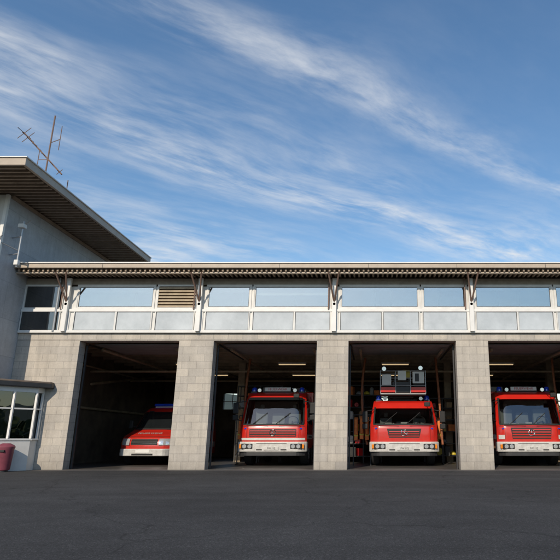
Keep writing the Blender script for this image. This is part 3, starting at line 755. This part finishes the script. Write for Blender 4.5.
# ------------------------------------------------------------------ trees behind the camera
def leafmat():
    m,nt,b=newmat('foliage'); N=nt.nodes; L=nt.links
    g=N.new('ShaderNodeNewGeometry'); r=N.new('ShaderNodeValToRGB'); L.new(g.outputs['Random Per Island'],r.inputs[0])
    r.color_ramp.elements[0].color=(.035,.06,.018,1); r.color_ramp.elements[1].color=(.1,.13,.035,1)
    L.new(r.outputs[0],b.inputs['Base Color']); b.inputs['Roughness'].default_value=.6
    return m
M_LEAF=leafmat()
def tree(name,x,y,h,rad,seed,base=.25,nleaf=5000):
    rnd=random.Random(seed); e=empty(name,(x,y,0))
    bm=bmesh.new(); r0=h*.018
    pts=[Vector((0,0,-.1))]
    for i in range(1,8): pts.append(Vector((rnd.uniform(-.12,.12)*i*.4,rnd.uniform(-.12,.12)*i*.4,h*.95*i/7)))
    for i in range(7): tube(bm,pts[i],pts[i+1],r0*(1-i/7.5),9,r0*(1-(i+1)/7.5))
    cl=[]
    for i in range(46):
        t=rnd.uniform(base,.97); k=min(6,int(t*7/0.95)); p=pts[k].lerp(pts[min(k+1,7)],.5)
        p=Vector((p.x,p.y,h*t)); a=rnd.uniform(0,6.28); w=math.sin(math.pi*min(1,(t-base)/(1-base)*.85+.12))
        L_=rad*w*rnd.uniform(.5,1.1); q=p+Vector((math.cos(a)*L_,math.sin(a)*L_,L_*rnd.uniform(.2,.7)))
        tube(bm,p,q,r0*.3*(1.1-t),6,.015); cl.append((q,rad*.28*rnd.uniform(.7,1.3))); cl.append((p.lerp(q,.6),rad*.22))
    mk('trunk_and_limbs',bm,M_BARK,e,smooth=True)
    V=[];F=[]
    for i in range(nleaf):
        c,r=rnd.choice(cl); d=Vector((rnd.gauss(0,1),rnd.gauss(0,1),rnd.gauss(0,.8)))*r*.62
        p=c+d; s=rnd.uniform(.07,.15); u=Vector((rnd.gauss(0,1),rnd.gauss(0,1),rnd.gauss(0,1))).normalized(); v=u.orthogonal().normalized()
        n=len(V); V+= [p-u*s,p+v*s*.6,p+u*s,p-v*s*.6]; F.append((n,n+1,n+2,n+3))
    me=bpy.data.meshes.new('leaves'); me.from_pydata(V,[],F); me.materials.append(M_LEAF)
    o=bpy.data.objects.new('leaves',me); scene.collection.objects.link(o); o.parent=e
for i,(x,y,h,r) in enumerate([(-24,-47,8,3.0),(-11,-48,7,2.8),(4,-48,7.5,3),(18,-47,8,3.2)]):
    tree('deciduous_tree',x,y,h,r,20+i,.25,4500)
def treeline():
    rnd=random.Random(5); V=[];F=[]
    for k in range(16000):
        a=rnd.uniform(0,2*math.pi); d=rnd.uniform(110,150)
        hh=7+3*math.sin(a*9)+2*math.sin(a*23+1)+1.5*math.sin(a*57)
        p=Vector((math.cos(a)*d,math.sin(a)*d,rnd.uniform(0,1)**.7*hh)); s=rnd.uniform(.5,1.3)
        u=Vector((rnd.gauss(0,1),rnd.gauss(0,1),rnd.gauss(0,1))).normalized(); v=u.orthogonal().normalized()
        n=len(V); V+= [p-u*s,p+v*s,p+u*s,p-v*s]; F.append((n,n+1,n+2,n+3))
    me=bpy.data.meshes.new('distant_trees'); me.from_pydata(V,[],F); me.materials.append(M_LEAF)
    o=bpy.data.objects.new('distant_trees',me); scene.collection.objects.link(o)
treeline()
bm=bmesh.new(); n=160; A=[];B=[];C=[]
for i in range(n):
    a=2*math.pi*i/n; hh=110+60*math.sin(a*3+1)+35*math.sin(a*7)+14*math.sin(a*19)
    A.append(bm.verts.new((math.cos(a)*1300,math.sin(a)*1300,-1))); B.append(bm.verts.new((math.cos(a)*1700,math.sin(a)*1700,hh))); C.append(bm.verts.new((math.cos(a)*2300,math.sin(a)*2300,-1)))
for i in range(n):
    j=(i+1)%n; bm.faces.new((A[i],A[j],B[j],B[i])); bm.faces.new((B[i],B[j],C[j],C[i]))
mk('distant_hills',bm,M_HILL,smooth=True,split=80)

# ------------------------------------------------------------------ world
w=bpy.data.worlds.new('World'); scene.world=w; w.use_nodes=True
nt=w.node_tree; N=nt.nodes; L=nt.links
bg=N['Background']; bg.inputs['Strength'].default_value=.14
sky=N.new('ShaderNodeTexSky'); sky.sky_type='NISHITA'; sky.sun_disc=False
sky.sun_elevation=R(SUN_EL); sky.sun_rotation=R(180+SUN_AZ); sky.air_density=1.2; sky.dust_density=.4; sky.ozone_density=2.5
tc=N.new('ShaderNodeTexCoord'); sp=N.new('ShaderNodeSeparateXYZ'); L.new(tc.outputs['Generated'],sp.inputs[0])
m_=lambda op,a,b=None,c=None: math_node(nt,op,a,b,c)
z=m_('MAXIMUM',sp.outputs[2],.06)
px=m_('DIVIDE',sp.outputs[0],z); py=m_('DIVIDE',sp.outputs[1],z)
th=R(40)
a=m_('ADD',m_('MULTIPLY',px,math.cos(th)),m_('MULTIPLY',py,math.sin(th)))
b=m_('ADD',m_('MULTIPLY',px,-math.sin(th)),m_('MULTIPLY',py,math.cos(th)))
def comb(x,y,zv=0.0):
    c=N.new('ShaderNodeCombineXYZ')
    for i,v in enumerate((x,y,zv)):
        if isinstance(v,(int,float)): c.inputs[i].default_value=v
        else: L.new(v,c.inputs[i])
    return c.outputs[0]
def noise(vec,sc,det,ro,dist=0):
    n=N.new('ShaderNodeTexNoise'); n.inputs['Scale'].default_value=sc; n.inputs['Detail'].default_value=det; n.inputs['Roughness'].default_value=ro
    n.inputs['Distortion'].default_value=dist; L.new(vec,n.inputs['Vector']); return n.outputs['Fac']
wr=m_('SUBTRACT',noise(comb(a,b,3.1),.9,2,.4),.5)
bw_=m_('ADD',b,m_('MULTIPLY',wr,.4))
n0=noise(comb(a,m_('MULTIPLY',bw_,1.4),2.0),1.5,4,.5)
n1=noise(comb(m_('MULTIPLY',a,1.1),m_('MULTIPLY',bw_,3.0),1.0),2.0,9,.58,.15)
n2=noise(comb(m_('MULTIPLY',a,4.0),m_('MULTIPLY',bw_,11),5.0),1.3,8,.65,.2)
def gauss(x,c,s,amp):
    d=m_('DIVIDE',m_('SUBTRACT',x,c),s); d=m_('MULTIPLY',d,d); return m_('MULTIPLY',m_('EXPONENT',m_('MULTIPLY',d,-1)),amp)
mask=m_('ADD',gauss(bw_,1.15,.09,.5),gauss(bw_,1.78,.27,.85))
def mr(fac,a_,b_,c_,d_,sm=False):
    ss=N.new('ShaderNodeMapRange')
    if sm: ss.interpolation_type='SMOOTHSTEP'
    ss.inputs['From Min'].default_value=a_; ss.inputs['From Max'].default_value=b_; ss.inputs['To Min'].default_value=c_; ss.inputs['To Max'].default_value=d_
    L.new(fac,ss.inputs['Value']); return ss.outputs[0]
mask=m_('ADD',mask,m_('ADD',mr(b,1.9,3.4,0,.7,True),.05))
dens=m_('ADD',m_('MULTIPLY',n1,.68),m_('MULTIPLY',n2,.32))
cl=m_('MULTIPLY',mr(dens,.34,.72,0,1,True),mask)
cl=m_('MULTIPLY',cl,mr(n0,.35,.6,.45,1.25,True))
cl=m_('MINIMUM',cl,.88)
hs=N.new('ShaderNodeHueSaturation'); hs.inputs['Saturation'].default_value=1.14; L.new(sky.outputs[0],hs.inputs['Color'])
mix=N.new('ShaderNodeMix'); mix.data_type='RGBA'; L.new(cl,mix.inputs['Factor']); L.new(hs.outputs[0],mix.inputs['A']); mix.inputs['B'].default_value=(5.9,6.0,6.1,1)
L.new(mix.outputs['Result'],bg.inputs['Color'])

S=Vector((-math.sin(R(SUN_AZ))*math.cos(R(SUN_EL)),-math.cos(R(SUN_AZ))*math.cos(R(SUN_EL)),math.sin(R(SUN_EL))))
ld=bpy.data.lights.new('sun','SUN'); ld.energy=3.4; ld.angle=R(.5); ld.color=(1,.87,.70)
lo=bpy.data.objects.new('sun',ld); scene.collection.objects.link(lo); lo.rotation_euler=S.to_track_quat('Z','Y').to_euler(); lo.location=(0,-30,40)

cd_=bpy.data.cameras.new('camera'); cam=bpy.data.objects.new('camera',cd_); scene.collection.objects.link(cam)
cam.location=(0,-19.5,.95); cam.rotation_euler=(R(90+15.5),0,0)
cd_.sensor_width=36; cd_.lens=36*575/560; cd_.shift_x=-94/560; cd_.clip_end=6000; cd_.clip_start=.05
scene.camera=cam
